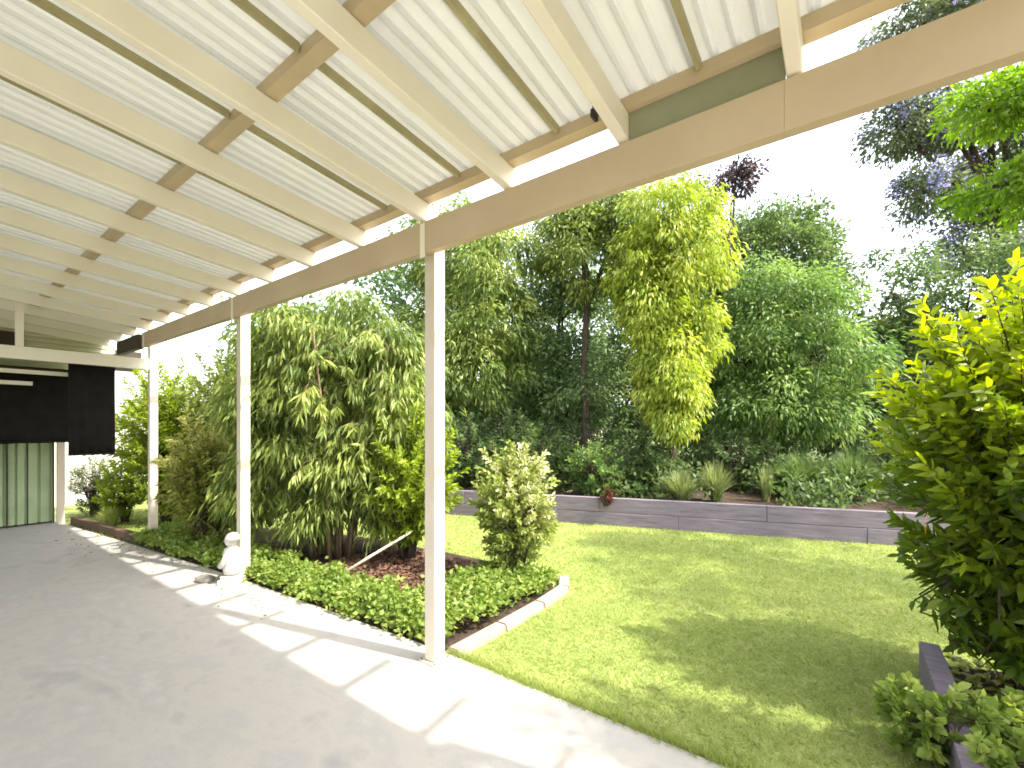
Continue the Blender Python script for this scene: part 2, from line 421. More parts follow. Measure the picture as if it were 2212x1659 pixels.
def tuft(name, base, label, cat, mat, n, length, spread, seed, wid=0.012, group=None):
    rng = np.random.default_rng(seed)
    root = empty(name, base); tag(root, label, cat, group)
    a = rng.uniform(0, 2 * math.pi, n); lean = rng.uniform(0.1, 1, n) ** 0.7 * spread
    L = length * rng.uniform(.6, 1.1, n)
    p0 = np.stack([np.cos(a) * .06 * rng.random(n), np.sin(a) * .06 * rng.random(n), np.zeros(n)], 1)
    ou = np.stack([np.cos(a), np.sin(a), np.zeros(n)], 1); sd = np.stack([-np.sin(a), np.cos(a), np.zeros(n)], 1)
    verts = []
    for t, w in ((0, 1), (.4, .9), (.75, .6), (1.0, .05)):
        c = p0 + ou * (lean * t ** 1.3)[:, None] + np.array([0, 0, 1.0]) * (L * (t * 1.35 - .62 * t * t * (lean / max(spread, .01))))[:, None]
        verts.append(c - sd * wid * w * .5); verts.append(c + sd * wid * w * .5)
    V = np.stack(verts, 1)
    tri = []
    for k in range(3):
        b_ = 2 * k; tri += [b_, b_ + 1, b_ + 3, b_, b_ + 3, b_ + 2]
    idx = (np.arange(n)[:, None] * 8 + np.array(tri)[None]).ravel()
    raw_mesh("foliage", root, LG[mat], V.reshape(-1, 3), idx, np.repeat(rng.normal(.5, .22, n), 8))
    m = MB(); m.tube([(0, 0, -.03), (0, 0, .04), (0, 0, .09)], [.05, .045, .02], 7); m.build("crown_base", bark_pale, root)
    return root

# ------------------------------------------------------------------ ground
g = MB(); g.v = [(-150, -150, -.10), (150, -150, -.10), (150, 150, -.10), (-150, 150, -.10)]; g.f = [(0, 1, 2, 3)]
g.build("ground", field)["kind"] = "structure"

EDGE = [(-12.5, 1.30), (-9.3, 1.42), (-7.0, 1.66), (-4.6, 1.88), (-2.0, 2.03), (4.5, 2.03)]
def edge_y(x):
    for (x0, y0), (x1, y1) in zip(EDGE, EDGE[1:]):
        if x0 <= x <= x1: return y0 + (y1 - y0) * (x - x0) / (x1 - x0)
    return EDGE[-1][1] if x > 0 else EDGE[0][1]
sheet_poly("patio", EDGE + [(4.5, -3.2), (-12.5, -3.2)], 0.0, concrete, "broad bare concrete patio slab under the pergola", thick=.12)

def wall_y(x): return 7.4 + .31 * (x - .97)
LAWN = [(x, y - .01) for x, y in EDGE] + [(4.5, 9.5), (-12.5, 9.5)]
sheet_poly("lawn", LAWN, -.03, turf, "sunny green lawn with tree shadows beyond the patio")
# raised garden bed soil behind the sleeper wall
sheet_poly("garden_bed", [(-9.5, wall_y(-9.5) + .05), (3.2, wall_y(3.2) + .05), (6, 16), (-14, 16)], .31, soil, "dark soil of the raised bed behind the sleeper wall")
# low bed between post and kerb
BED = [(-7.0, 1.71), (-4.6, 1.90), (-2.06, 2.05), (-2.03, 3.45), (-2.5, 3.75), (-3.6, 3.7), (-5.2, 3.55), (-6.6, 3.1), (-7.1, 2.3)]
sheet_poly("planting_bed", BED, -.012, soil, "soil of the planting bed along the patio edge")
BED_R = [(.42, 2.06), (4.4, 2.06), (4.4, 5.2), (.42, 3.6)]
sheet_poly("side_bed", BED_R, .02, soil, "soil of the side bed under the lime green shrub")

# ------------------------------------------------------------------ pergola
PX = [.58, -2.0, -4.56, -7.12]; PY = 1.92
SL = .098
def zb(y): return 2.612 - (y - 1.95) * SL          # underside of the rafters
perg = tag(empty("pergola", (0, PY, 0)), "cream painted pergola with white corrugated roof over the concrete patio", "pergola")
def pp(mb, name, mat, bevel=0.0):      # build in world coords, parent to pergola
    mb.v = [(x, y - PY, z) for x, y, z in mb.v]
    return mb.build(name, mat, perg, bevel=bevel)
for x in PX:
    s = .043
    o = pp(MB().box(x - s, x + s, PY - s, PY + s, 0.012, 2.6), "post", postp, .006)
    b_ = MB().box(x - .065, x + .065, PY - .065, PY + .065, .001, .011); b_.v = [(a, c - PY, d) for a, c, d in b_.v]
    b_.build("base_plate", postp, o)
    for sx in (-1, 1):
        for sy in (-1, 1):
            t = MB().tube([(x + sx * .055, sy * .055, .0112), (x + sx * .055, sy * .055, .022)], [.007, .007], 6); t.build("bolt", grey_stone, o)
    # bracket strap holding the beam
    t = MB().box(x - .02, x + .02, -s - .058, -s - .0535, 2.40, 2.60); t.build("strap", cream, o)
# main beam on the house side of the posts (in two lengths that butt at a joint)
beam_y0, beam_y1 = PY - .043 - .052, PY - .043 - .002
for x0, x1 in ((-7.2, -.1755), (-.175, 3.4)):
    pp(MB().box(x0, x1, beam_y0, beam_y1, 2.43, 2.61), "beam", tan, .0015)
# rafters
RX = [-.146 - .6235 * k for k in range(-4, 15)]
YB, YE = -2.5, 1.94
def rafter_mesh():
    w = .024
    m = MB()
    m.hexa([(-w, YB - PY, zb(YB)), (w, YB - PY, zb(YB)), (w, YE - PY, zb(YE)), (-w, YE - PY, zb(YE)),
            (-w, YB - PY, zb(YB) + .112), (w, YB - PY, zb(YB) + .112), (w, YE - PY, zb(YE) + .112), (-w, YE - PY, zb(YE) + .112)])
    me = m.mesh("rafter")
    bm = bmesh.new(); bm.from_mesh(me); bmesh.ops.bevel(bm, geom=bm.edges[:], offset=.004, segments=1, affect='EDGES'); bm.to_mesh(me); bm.free()
    me.materials.append(cream); return me
rme = rafter_mesh()
for x in RX: link("rafter", rme, None, perg, (x, 0, 0))
m = MB(); w = .022
m.hexa([(-w, 1.945 - PY, 2.622), (w, 1.945 - PY, 2.622), (w, 2.28 - PY, 2.672), (-w, 2.28 - PY, 2.672),
        (-w, 1.945 - PY, 2.667), (w, 1.945 - PY, 2.667), (w, 2.28 - PY, 2.722), (-w, 2.28 - PY, 2.722)])
ome = m.mesh("outrigger"); ome.materials.append(cream)
for x in RX: link("outrigger", ome, None, perg, (x, 0, 0))
# purlins across the rafters
ROOF_X0, ROOF_X1 = -9.18, .62
for y in (1.845, .95, .04, -.89, -1.82):
    m = MB(); h = .054
    m.hexa([(ROOF_X0, y - .03, zb(y - .03) + .114), (3.0, y - .03, zb(y - .03) + .114), (3.0, y + .03, zb(y + .03) + .114), (ROOF_X0, y + .03, zb(y + .03) + .114),
            (ROOF_X0, y - .03, zb(y - .03) + .114 + h), (3.0, y - .03, zb(y - .03) + .114 + h), (3.0, y + .03, zb(y + .03) + .114 + h), (ROOF_X0, y + .03, zb(y + .03) + .114 + h)])
    pp(m, "purlin", purl_m)
# corrugated sheets, each as wide as the rafter spacing, lapped midway between rafters
def corrugated(width, y0, y1, n_rib=8, rise=.020):
    pitch = width / n_rib; m = MB()
    prof = []
    for i in range(n_rib):
        x = i * pitch
        prof += [(x, 0), (x + pitch * .56, 0), (x + pitch * .68, rise), (x + pitch * .88, rise)]
    prof.append((width, 0))
    n = len(prof)
    for j in range(5):
        y = y0 + (y1 - y0) * j / 4
        for x, dz in prof: m.v.append((x, y - PY, zb(y) + .114 + .057 + dz))
    for j in range(4):
        for i in range(n - 1):
            a = j * n + i; m.f.append((a, a + 1, a + n + 1, a + n))
    me = m.mesh("roof_sheet"); me.materials.append(sheet_m); return me
sme = corrugated(.6235, YB, 1.885)
laps = [-.146 - .6235 * (k - .5) for k in range(-1, 16)]
xs = [x for x in laps if x <= ROOF_X1 + .5]
for x in xs[1:]:
    link("roof_sheet", sme, None, perg, (x, 0, 0))
# lap strips between the purlins under each side lap
def strip(y0, y1):
    m = MB(); a, b2 = .008, .014
    za, zc = zb(y0) + .114, zb(y1) + .114
    m.hexa([(-a, y0 - PY, za + .026), (a, y0 - PY, za + .026), (a, y1 - PY, zc + .026), (-a, y1 - PY, zc + .026),
            (-b2, y0 - PY, za + .0555), (b2, y0 - PY, za + .0555), (b2, y1 - PY, zc + .0555), (-b2, y1 - PY, zc + .0555)])
    me = m.mesh("lap_strip"); me.materials.append(lap_olive); return me
for y0, y1 in ((.985, 1.81), (.075, .915), (-.855, .005)):
    me = strip(y0, y1)
    for x in xs[1:]:
        link("lap_strip", me, None, perg, (x, 0, 0))
# flashing closing one gap above the beam
pp(MB().box(RX[5] + .026, RX[4] - .026, 1.838, 1.848, 2.612, 2.736), "flashing", flash_green)
# cross beam at the far end and the hanger above it
pp(MB().box(-7.15, -7.09, -2.4, PY - .046, 2.14, 2.275), "cross_beam", cream, .004)
pp(MB().box(-7.145, -7.095, .73, .79, 2.277, zb(.76) + .114), "hanger", cream)

# small black clip beside a rafter
cl = tag(empty("cable_clip", (-.835, 1.72, 0)), "small black clip hanging under the roof beside a rafter", "clip")
m = MB().box(-.012, .012, -.02, .02, 2.705, 2.765); m.build("body", black_plastic, cl, bevel=.004)
m = MB().box(-.008, .008, -.045, .0, 2.67, 2.703); m.build("arm", black_plastic, cl, bevel=.003)
m = MB().box(-.004, .004, -.006, .006, 2.765, 2.80); m.build("screw", grey_stone, cl)

# ------------------------------------------------------------------ carport at the far left
cp = tag(empty("carport", (-8.2, 0, 0)), "shaded carport with khaki gable and dark fascia at the far left end of the patio", "carport")
def cpb(m, name, mat, bevel=0.0):
    m.v = [(x + 8.2, y, z) for x, y, z in m.v]; return m.build(name, mat, cp, bevel=bevel)
def ribbed(y0, y1, z0, z1, x, pitch, depth, horiz):
    m = MB()
    if horiz:
        n = int((z1 - z0) / pitch)
        prof = []
        for i in range(n):
            z = z0 + i * pitch; prof += [(0, z), (0, z + pitch * .55), (depth, z + pitch * .65), (depth, z + pitch * .9)]
        prof.append((0, z1))
        for d, z in prof: m.v += [(x + d, y0, z), (x + d, y1, z)]
    else:
        n = int(round((y1 - y0) / pitch)); prof = []
        for i in range(n):
            y = y0 + i * pitch; prof += [(0, y), (0, y + pitch * .72), (-depth, y + pitch * .78), (-depth, y + pitch * .94)]
        prof.append((0, y1))
        for d, y in prof: m.v += [(x + d, y, z0), (x + d, y, z1)]
    for i in range(len(prof) - 1): m.f.append((2 * i, 2 * i + 1, 2 * i + 3, 2 * i + 2))
    return m
cpb(ribbed(-2.4, 2.3, 2.30, 2.80, -9.24, .07, .012, True), "gable_sheet", khaki_steel)
cpb(MB().box(-8.2, -7.25, 1.80, 1.86, 2.42, 2.60), "fascia_beam", dark_brown)
cpb(MB().box(-9.20, -9.16, 2.0, 2.32, 2.32, 2.62), "gable_end", dark_brown)
cpb(MB().box(-9.20, -9.16, -2.4, .98, 2.36, 2.72), "dark_panel", dark_brown)
cpb(MB().box(-9.4, -7.3, -2.4, 1.62, 2.262, 2.29), "ceiling_sheet", khaki_steel)
for z, y1, x in ((2.03, 1.24, -7.62), (1.915, .95, -7.9)):
    cpb(MB().box(x - .02, x + .02, -2.4, y1, z, z + .045), "rail", cream)
cpb(MB().box(-9.30, -9.22, 1.36, 1.44, 0, 2.26), "carport_post", postp, .004)
# corrugated roof thickness above ceiling is the pergola roof; blinds hang inside
def blind(label, x, y0, y1, z0, z1, seed):
    rnd = random.Random(seed)
    root = tag(empty("shade_blind", (x, (y0 + y1) / 2, z0)), label, "blind")
    n = 26; m = MB(); m.smooth = True
    hw = (y1 - y0) / 2
    for j in range(7):
        z = (z1 - z0) * j / 6
        for i in range(n + 1):
            y = -hw + 2 * hw * i / n
            m.v.append((.012 * math.sin(i * 1.3 + seed) * (1 - j / 7) + .006 * math.sin(i * .5 + j), y, z + (rnd.uniform(-.012, .006) if j == 0 else 0)))
    for j in range(6):
        for i in range(n):
            a = j * (n + 1) + i; m.f.append((a, a + 1, a + n + 2, a + n + 1))
    me = m.mesh("cloth"); o = link("cloth", me, black_cloth, root)
    sol = o.modifiers.new("thick", 'SOLIDIFY'); sol.thickness = .006
    MB().tube([(0, -hw, z1 - z0), (0, hw, z1 - z0)], [.03, .03], 10).build("roller", dark_brown, root)
    MB().tube([(0, -hw, .01), (0, hw, .01)], [.012, .012], 8).build("hem_bar", black_cloth, root)
    return root
blind("short black shade blind hanging nearest the garden at the carport opening", -7.45, 1.19, 1.62, 1.075, 2.22, 1)
blind("long dark brown shade blind hanging across the carport above the green wall", -8.35, -2.3, 1.47, 1.215, 2.15, 2)

# green sheet wall made of panels
gw = tag(empty("sheet_wall", (-9.45, 0, 0)), "green ribbed steel wall below the long dark blind", "wall")
y = 1.35
for i in range(9):
    y1 = y; y0 = y - (.20 if i % 2 else .26)
    m = ribbed(y0 + .006, y1 - .006, .03, 2.25, 0, (y1 - y0 - .012) / 2, .03, False)
    m.build("panel", green_steel, gw); y = y0
MB().box(-.075, -.045, -.75, 1.345, .0, 2.25).build("backing", dark_brown, gw)
for i, yy in enumerate((1.352, .89, .43, -.03)):
    MB().box(-.02, .012, yy - .008, yy + .008, 0, 2.25).build("cover_strip", dark_brown, gw)
# pale boundary fence in sections beyond
fn = tag(empty("boundary_fence", (-11.6, 3, 0)), "pale ribbed steel boundary fence behind the left shrubs", "fence")
for i in range(5):
    m = ribbed(-1.9 + i * 1.6 + .02, -1.9 + (i + 1) * 1.6 - .02, -.05, 1.55, 0, .26, .03, False); m.build("panel", pale_fence, fn)
    MB().box(-.03, .03, -1.9 + i * 1.6 - .018, -1.9 + i * 1.6 + .018, -.05, 1.60).build("fence_post", postp, fn)
    MB().box(-.005, .035, -1.9 + i * 1.6 + .02, -1.9 + (i + 1) * 1.6 - .02, 1.552, 1.59).build("top_rail", pale_fence, fn)

# ------------------------------------------------------------------ edging, walls
rw = tag(empty("retaining_wall", (0, wall_y(0), 0), math.atan(.31)), "long purple grey timber sleeper retaining wall behind the lawn", "retaining wall")
rnd = random.Random(5)
for c in range(2):
    x = -8.6 - (1.1 if c else 0); k = 0
    while x < 1.8:
        L = 2.2; x1 = min(x + L, 2.0)
        dy = rnd.uniform(-.008, .008)
        MB().box(x + .0015, x1 - .0015, -.04 + dy + (-.0 if c else -.006), .045 + dy, -.05 + c * .215, .16 + c * .215).build("sleeper", sleeper_m, rw, bevel=.008)
        x = x1
for x in (-6.3, -4.1, -1.9, .3):
    MB().box(x - .04, x + .04, .052, .10, -.05, .30).build("stake", brown_timber, rw)

sb = tag(empty("sleeper_edging", (.38, 3.0, 0)), "short grey timber sleeper edging in front of the lime green shrub", "edging")
MB().box(-.04, .05, -.75, .57, -.05, .15).build("sleeper", sleeper_m, sb, bevel=.008)

te = tag(empty("timber_edging", (-9.25, 1.50, 0)), "dark brown timber edging board at the far left of the patio", "edging")
ang = math.atan2(.22, 2.2)
m = MB().box(0, 2.25, 0, .09, -.03, .085); o = m.build("board", brown_timber, te, rot=(0, 0, ang), bevel=.006)

# concrete mowing kerb in segments
ke = tag(empty("kerb", (-2.0, 2.05, 0)), "pale concrete kerb between the ground cover bed and the lawn", "kerb")
pts = [Vector((0.02, 0.0, 0)), Vector((.03, .48, 0)), Vector((.03, .98, 0)), Vector((.0, 1.42, 0)), Vector((-.14, 1.66, 0))]
for a, b2 in zip(pts, pts[1:]):
    t = (b2 - a).normalized(); nn = Vector((-t.y, t.x, 0)) * .055
    a2 = a + t * .003; c2 = b2 - t * .003
    m = MB(); lo, hi = -.06, .022
    m.hexa([a2 - nn + Vector((0, 0, lo)), c2 - nn + Vector((0, 0, lo)), c2 + nn + Vector((0, 0, lo)), a2 + nn + Vector((0, 0, lo)),
            a2 - nn * .8 + Vector((0, 0, hi)), c2 - nn * .8 + Vector((0, 0, hi)), c2 + nn * .8 + Vector((0, 0, hi)), a2 + nn * .8 + Vector((0, 0, hi))])
    bmv = m.mesh("kerb_stone"); bm = bmesh.new(); bm.from_mesh(bmv); bmesh.ops.recalc_face_normals(bm, faces=bm.faces[:])
    bmesh.ops.bevel(bm, geom=bm.edges[:], offset=.008, segments=2, affect='EDGES'); bm.to_mesh(bmv); bm.free()
    link("kerb_stone", bmv, kerb_conc, ke)

# ------------------------------------------------------------------ ornament, stone, stake
st = tag(empty("garden_ornament", (-4.48, 1.79, 0), R(-50)), "white stone garden statue on a square plinth beside the middle post", "statue")
MB().box(-.10, .10, -.10, .10, 0, .05).build("plinth", white_stone, st, bevel=.008)
MB().box(-.08, .08, -.08, .08, .0505, .085).build("step", white_stone, st, bevel=.008)
m = MB(); m.smooth = True
m.lathe([(.05, .085), (.075, .10), (.085, .15), (.078, .21), (.082, .27), (.088, .31), (.07, .35), (.045, .37), (.04, .385)], 20)
bd = m.build("body", white_stone, st)
for sx in (-1, 1):
    a_ = MB(); a_.smooth = True
    a_.tube([(sx * .075, 0, .33), (sx * .10, -.02, .26), (sx * .085, -.07, .19), (sx * .03, -.095, .17)], [.026, .03, .027, .02], 8); a_.build("arm", white_stone, bd)
m = MB(); m.smooth = True
m.lathe([(.028, .375), (.05, .395), (.062, .43), (.058, .47), (.04, .498), (.012, .508)], 18, c=(0, -.008, 0)); hd = m.build("head", white_stone, st)
n_ = MB(); n_.smooth = True; n_.tube([(0, -.06, .45), (0, -.078, .428), (0, -.062, .42)], [.006, .011, .008], 6); n_.build("nose", white_stone, hd)
h_ = MB(); h_.smooth = True; h_.lathe([(.064, .43), (.068, .455), (.062, .485), (.042, .51), (.01, .52)], 14, c=(0, .008, 0)); h_.build("hair", white_stone, hd)
st.scale = (.86, .86, .88)

bm = bmesh.new(); bmesh.ops.create_icosphere(bm, subdivisions=3, radius=1)
rnd = random.Random(4)
from mathutils import noise as mnoise
for v in bm.verts:
    v.co *= 1 + .25 * mnoise.noise(v.co * 1.3); v.co = Vector((v.co.x * .085, v.co.y * .06, max(-.02, v.co.z * .04)))
me = bpy.data.meshes.new("stone"); bm.to_mesh(me); bm.free()
for p in me.polygons: p.use_smooth = True
o = link("stone", me, grey_stone, None, (-4.72, 1.66, .019), (0, 0, .5)); tag(o, "small grey stone lying on the patio beside the white statue", "stone")

sk = tag(empty("stake", (-3.86, 2.36, 0)), "pale wooden stake leaning across the mulch towards the shrubs", "stake")
m = MB(); m.smooth = True; m.tube([(0, 0, -.03), (.18, .33, .17), (.36, .66, .36)], [.016, .015, .012], 8); m.build("shaft", stake_wood, sk)
m = MB(); m.tube([(.36, .66, .36), (.375, .685, .376)], [.012, .004], 8); m.build("tip", stake_wood, sk)

# ------------------------------------------------------------------ background house glimpsed between the trees
hs = tag(empty("neighbour_house", (-10.5, 14.5, 0), R(20)), "pale rendered house glimpsed through the trees", "house")
MB().box(-3, 3, 0, 5, -.1, 2.7).build("wall", render_wall, hs)
m = MB(); m.v = [(-3.4, -.4, 2.702), (3.4, -.4, 2.702), (3.4, 5.4, 2.702), (-3.4, 5.4, 2.702), (-1.2, 2.5, 4.0), (1.2, 2.5, 4.0)]
m.f = [(0, 3, 2, 1), (0, 1, 5, 4), (1, 2, 5), (2, 3, 4, 5), (3, 0, 4)]; m.build("roof", roof_tile, hs)
for x in (-1.6, 1.4):
    w_ = MB().box(x - .6, x + .6, -.03, -.002, .9, 2.1).build("window", postp, hs)
    MB().box(x - .54, x - .02, -.036, -.032, .96, 2.04).build("pane", glassm, w_); MB().box(x + .02, x + .54, -.036, -.032, .96, 2.04).build("pane", glassm, w_)

# ------------------------------------------------------------------ trees behind the retaining wall
def off_at(l, z, f=0.0):
    v = CR * l + CF * f
    return (v.x, v.y, z)
def S(px, d, z=.31): return spot(px, d, z)
A3 = lambda *a: a
# golden tree
tree("golden_tree", S(1450, 7.7), "tall golden yellow feathery tree in the middle of the back bed", "tree", "gold",
     [(off_at(.45, 2.7), (.35, .4, .6), 30), (off_at(-.5, 3.9), (.45, .5, .6), 40), ((-.05, 0, 4.6), (.75, .8, .75), 80), ((.3, 0, 4.0), (.65, .7, .7), 60), ((-.25, -.1, 3.4), (.6, .7, .7), 70), ((-.1, -.2, 2.7), (.5, .6, .6), 50), ((.05, -.3, 2.0), (.5, .5, .6), 50), ((.2, -.3, 1.45), (.35, .4, .5), 36)],
     (.075, .028), (2.4, .09), 11, droop=.9, rs=.2, per=62, bend=.4, tvar=.22)
tree("olive_tree", S(1265, 8.6), "olive green tree just left of the golden tree", "tree", "olive",
     [((0, 0, 4.4), (.85, .9, .8), 70), ((-.3, 0, 5.1), (.6, .6, .5), 30), ((.35, .1, 5.0), (.6, .6, .6), 40)],
     (.08, .032), (3.4, .10), 12, droop=.6, rs=.22, per=60, bend=.3)
tree("round_tree", S(1655, 11.5), "dense dark green round headed tree against the white sky", "tree", "dark",
     [((0, 0, 5.0), (1.45, 1.45, 1.45), 420), ((-.5, 0, 3.6), (1.2, 1.2, 1.0), 90)],
     (.085, .04), (3.6, .14), 13, droop=.1, rs=.24, per=62, inner=.86, tvar=.14)
tree("feathery_tree", S(1690, 8.6), "broad blue green feathery tree in front of the round headed tree", "tree", "mid",
     [((0, 0, 3.2), (1.15, 1.1, .75), 90), ((-.55, -.2, 2.4), (.95, .9, .7), 70), ((.55, -.2, 2.4), (1.0, .9, .7), 80), ((0, -.4, 1.5), (1.2, .9, .7), 90), ((-.45, .1, 3.9), (.6, .6, .5), 30)],
     (.085, .03), (1.8, .11), 14, droop=.45, rs=.25, per=62, bend=.3)
tree("shadowy_tree", S(2010, 9.0), "dark open crowned tree right of the feathery tree with sky showing through", "tree", "dark",
     [((-.6, 0, 3.9), (.9, .9, .9), 50), ((.5, 0, 3.3), (1.2, 1.0, .9), 70), ((-.5, -.2, 2.2), (1.1, .9, .9), 70), ((.9, -.2, 2.0), (1.1, .9, .9), 60), ((0, 0, 1.0), (1.5, .9, .8), 70), ((1.5, 0, 4.2), (.9, .8, .8), 40)],
     (.085, .035), (2.4, .12), 15, droop=.25, rs=.25, per=52)

def blossom(root, subs, rng):
    P = []
    for c, s in subs:
        k = rng.choice(len(s), max(2, int(len(s) * .2)), replace=False)
        P.append(np.repeat(c + (s[k] - c) * 1.08, 110, axis=0))
    P = np.concatenate(P); P = P + rng.normal(size=P.shape) * .16
    leaf_mesh("blossom", root, LG['purple'], P, rng.normal(size=P.shape) + np.array([0, 0, -.4]), .09, .055, rng, rng.normal(.5, .25, len(P)))
tree("jacaranda_tree", S(2190, 12.5), "tall lilac flowering tree rising above the right end of the beam", "tree", "grey",
     [(off_at(-2.5, 12.2), (1.3, 1.3, 1.0), 60), (off_at(-.9, 12.6), (1.3, 1.2, 1.0), 55), (off_at(-3.2, 9.4), (.75, .9, .8), 34), (off_at(-1.9, 9.6), (1.1, 1.1, .8), 46), (off_at(-.6, 9.0), (1.1, 1.1, .9), 46),
      (off_at(-2.4, 7.6), (.8, .9, .6), 26), (off_at(-.7, 7.2), (1.1, 1.0, .6), 30), (off_at(.6, 8.4), (1.1, 1.1, 1.2), 44), (off_at(-1.4, 5.9), (.9, .9, .45), 18), (off_at(.6, 6.0), (1.1, 1.0, .6), 26)],
     (.12, .05), (6.2, .2), 16, droop=.3, rs=.32, per=60, extra=blossom, limbs=9)
tree("bright_tree", (3.3, 6.3, 0), "bright green leafed tree whose branches enter at the right edge below the beam", "tree", "bright",
     [(off_at(-1.78, 4.5, 1.3), (.42, .4, .2), 24), (off_at(-1.45, 4.62, 1.3), (.3, .4, .22), 18), (off_at(-1.55, 3.78, 1.3), (.36, .36, .16), 18), (off_at(-1.35, 3.65, 1.2), (.25, .3, .2), 14), ((-.9, -.5, 4.9), (.9, .9, .5), 60), ((-.3, -1.3, 4.6), (.9, .8, .5), 56), ((.5, .6, 5.2), (1.1, 1.1, .6), 60), ((1.3, -.4, 4.8), (1.0, 1.0, .6), 60), ((-.6, .9, 5.3), (.9, .9, .5), 50), ((.4, -.4, 4.3), (.9, .9, .5), 40)],
     (.06, .024), (3.0, .11), 17, droop=.2, rs=.14, per=52)
# behind the middle post
tree("light_green_tree", S(1010, 9.2), "light green tree with drooping sprays behind the near post", "tree", "bamboo",
     [((-.5, 0, 4.9), (1.3, 1.0, .8), 90), ((.7, 0, 4.3), (1.0, 1.0, .7), 60), ((.5, 0, 3.2), (1.0, 1.0, .8), 70), ((-.9, 0, 3.0), (.9, .9, .8), 60), ((.1, -.3, 2.3), (1.2, .9, .7), 70)],
     (.09, .032), (2.2, .11), 18, droop=.6, rs=.25, per=58, bend=.35)
tree("blue_green_tree", S(1215, 9.6), "dusky blue green tree between the near post and the golden tree", "tree", "blue",
     [((0, 0, 4.4), (.9, .9, .8), 60), ((0, 0, 3.4), (1.0, .9, .9), 60), ((-.4, -.3, 2.3), (1.0, .9, .8), 70), ((.5, -.2, 2.0), (.9, .9, .9), 70), ((.1, -.3, 1.1), (1.3, .9, .8), 80)],
     (.085, .032), (1.6, .1), 19, droop=.4, rs=.25, per=58)
# farther dark screen of trees, each its own
for i, (px, d, h, w, m_, lb) in enumerate([
        (880, 11.0, 5.2, 1.9, 'blue', "dark tree seen between the two nearest posts"),
        (1120, 13.5, 6.2, 1.7, 'dark', "far dark tree behind the light green tree"),
        (1390, 12.0, 5.6, 1.6, 'dark', "far dark tree behind the golden tree"),
        (1850, 13.0, 4.6, 1.8, 'blue', "far blue green tree left of the open crowned dark tree"),
        (2120, 13.0, 5.0, 2.0, 'dark', "far dark tree below the lilac flowering tree"),
        (1560, 14.0, 5.0, 1.8, 'dark', "far dark tree low behind the round headed tree"),
        (690, 11.0, 4.2, 2.0, 'mid', "far green tree behind the willowy shrub")]):
    tree("screen_tree", S(px, d, 0), lb, "tree", m_,
         [((0, 0, h * .72), (w, w, h * .28), 80), ((-w * .4, 0, h * .45), (w, w, h * .28), 70), ((w * .4, 0, h * .28), (w, w, h * .28), 70)],
         (.12, .06), (h * .5, .12), 30 + i, droop=.25, rs=.34, per=56)
# maroon sprig tree peeping above the golden crown
tree("maroon_tree", S(1575, 10.2), "maroon leafed tree top peeping just under the beam", "tree", "maroon",
     [((-.35, 0, 6.55), (.3, .4, .25), 7), ((.3, 0, 6.6), (.3, .4, .25), 8), ((0, 0, 6.85), (.45, .4, .15), 7)],
     (.09, .04), (5.6, .07), 21, droop=.3, rs=.16, per=46)

# ------------------------------------------------------------------ plants along the retaining wall
shoot_bush("wall_shrub", S(1285, 7.25), "round dark green shrub on the sleeper wall behind the red plant", "shrub", "mid", 80, 22, .95, (.55, .45), (.07, .03), 41, low=.0, bark_m=bark)
shoot_bush("red_plant", spot(1312, 6.62, .30), "small red leafed plant spilling over the sleeper wall", "plant", "red", 9, 14, .26, (.13, .12), (.06, .03), 42, low=.0)
tuft("grass_tuft", S(1470, 6.62, .32), "pale grassy tuft drooping over the sleeper wall, left of a pair", "grass tuft", "tuft", 420, .42, .36, 43)
tuft("grass_tuft", S(1545, 6.72, .32), "taller pale grassy tuft on the sleeper wall, right of a pair", "grass tuft", "tuft", 420, .52, .34, 44)
tuft("pale_plant", S(1655, 6.75, .32), "slim pale upright plant on the sleeper wall right of the grassy tufts", "plant", "tuft", 120, .5, .12, 45)
tuft("strappy_clump", S(1730, 7.0, .31), "dark green strappy clump on the wall, left one under the feathery tree", "plant", "dark", 1500, .62, .5, 46, wid=.011)
tuft("strappy_clump", S(1840, 6.9, .31), "dark green strappy clump on the wall, right one beside the lime shrub", "plant", "dark", 1500, .66, .5, 47, wid=.011)
shoot_bush("understory_shrub", S(1395, 7.5), "dark leafy shrub under the golden tree", "shrub", "dark", 70, 22, 1.2, (.6, .5), (.09, .035), 48, low=.0)
shoot_bush("understory_shrub", S(1590, 8.0), "dark shrub right of the golden tree trunk", "shrub", "blue", 80, 22, 1.2, (.8, .5), (.09, .035), 49, low=.0)
shoot_bush("understory_shrub", S(1130, 7.9), "dark shrub behind the variegated bush at the left end of the sleeper wall", "shrub", "dark", 90, 22, 1.35, (.9, .6), (.09, .035), 50, low=.0)
shoot_bush("understory_shrub", S(1960, 7.4), "dark shrub at the right end of the sleeper wall", "shrub", "dark", 80, 22, 1.2, (.7, .5), (.09, .035), 51, low=.0)
shoot_bush("understory_shrub", S(1000, 8.4), "blue green shrub seen just right of the near post", "shrub", "blue", 90, 22, 1.5, (.9, .6), (.09, .035), 52, low=.0)

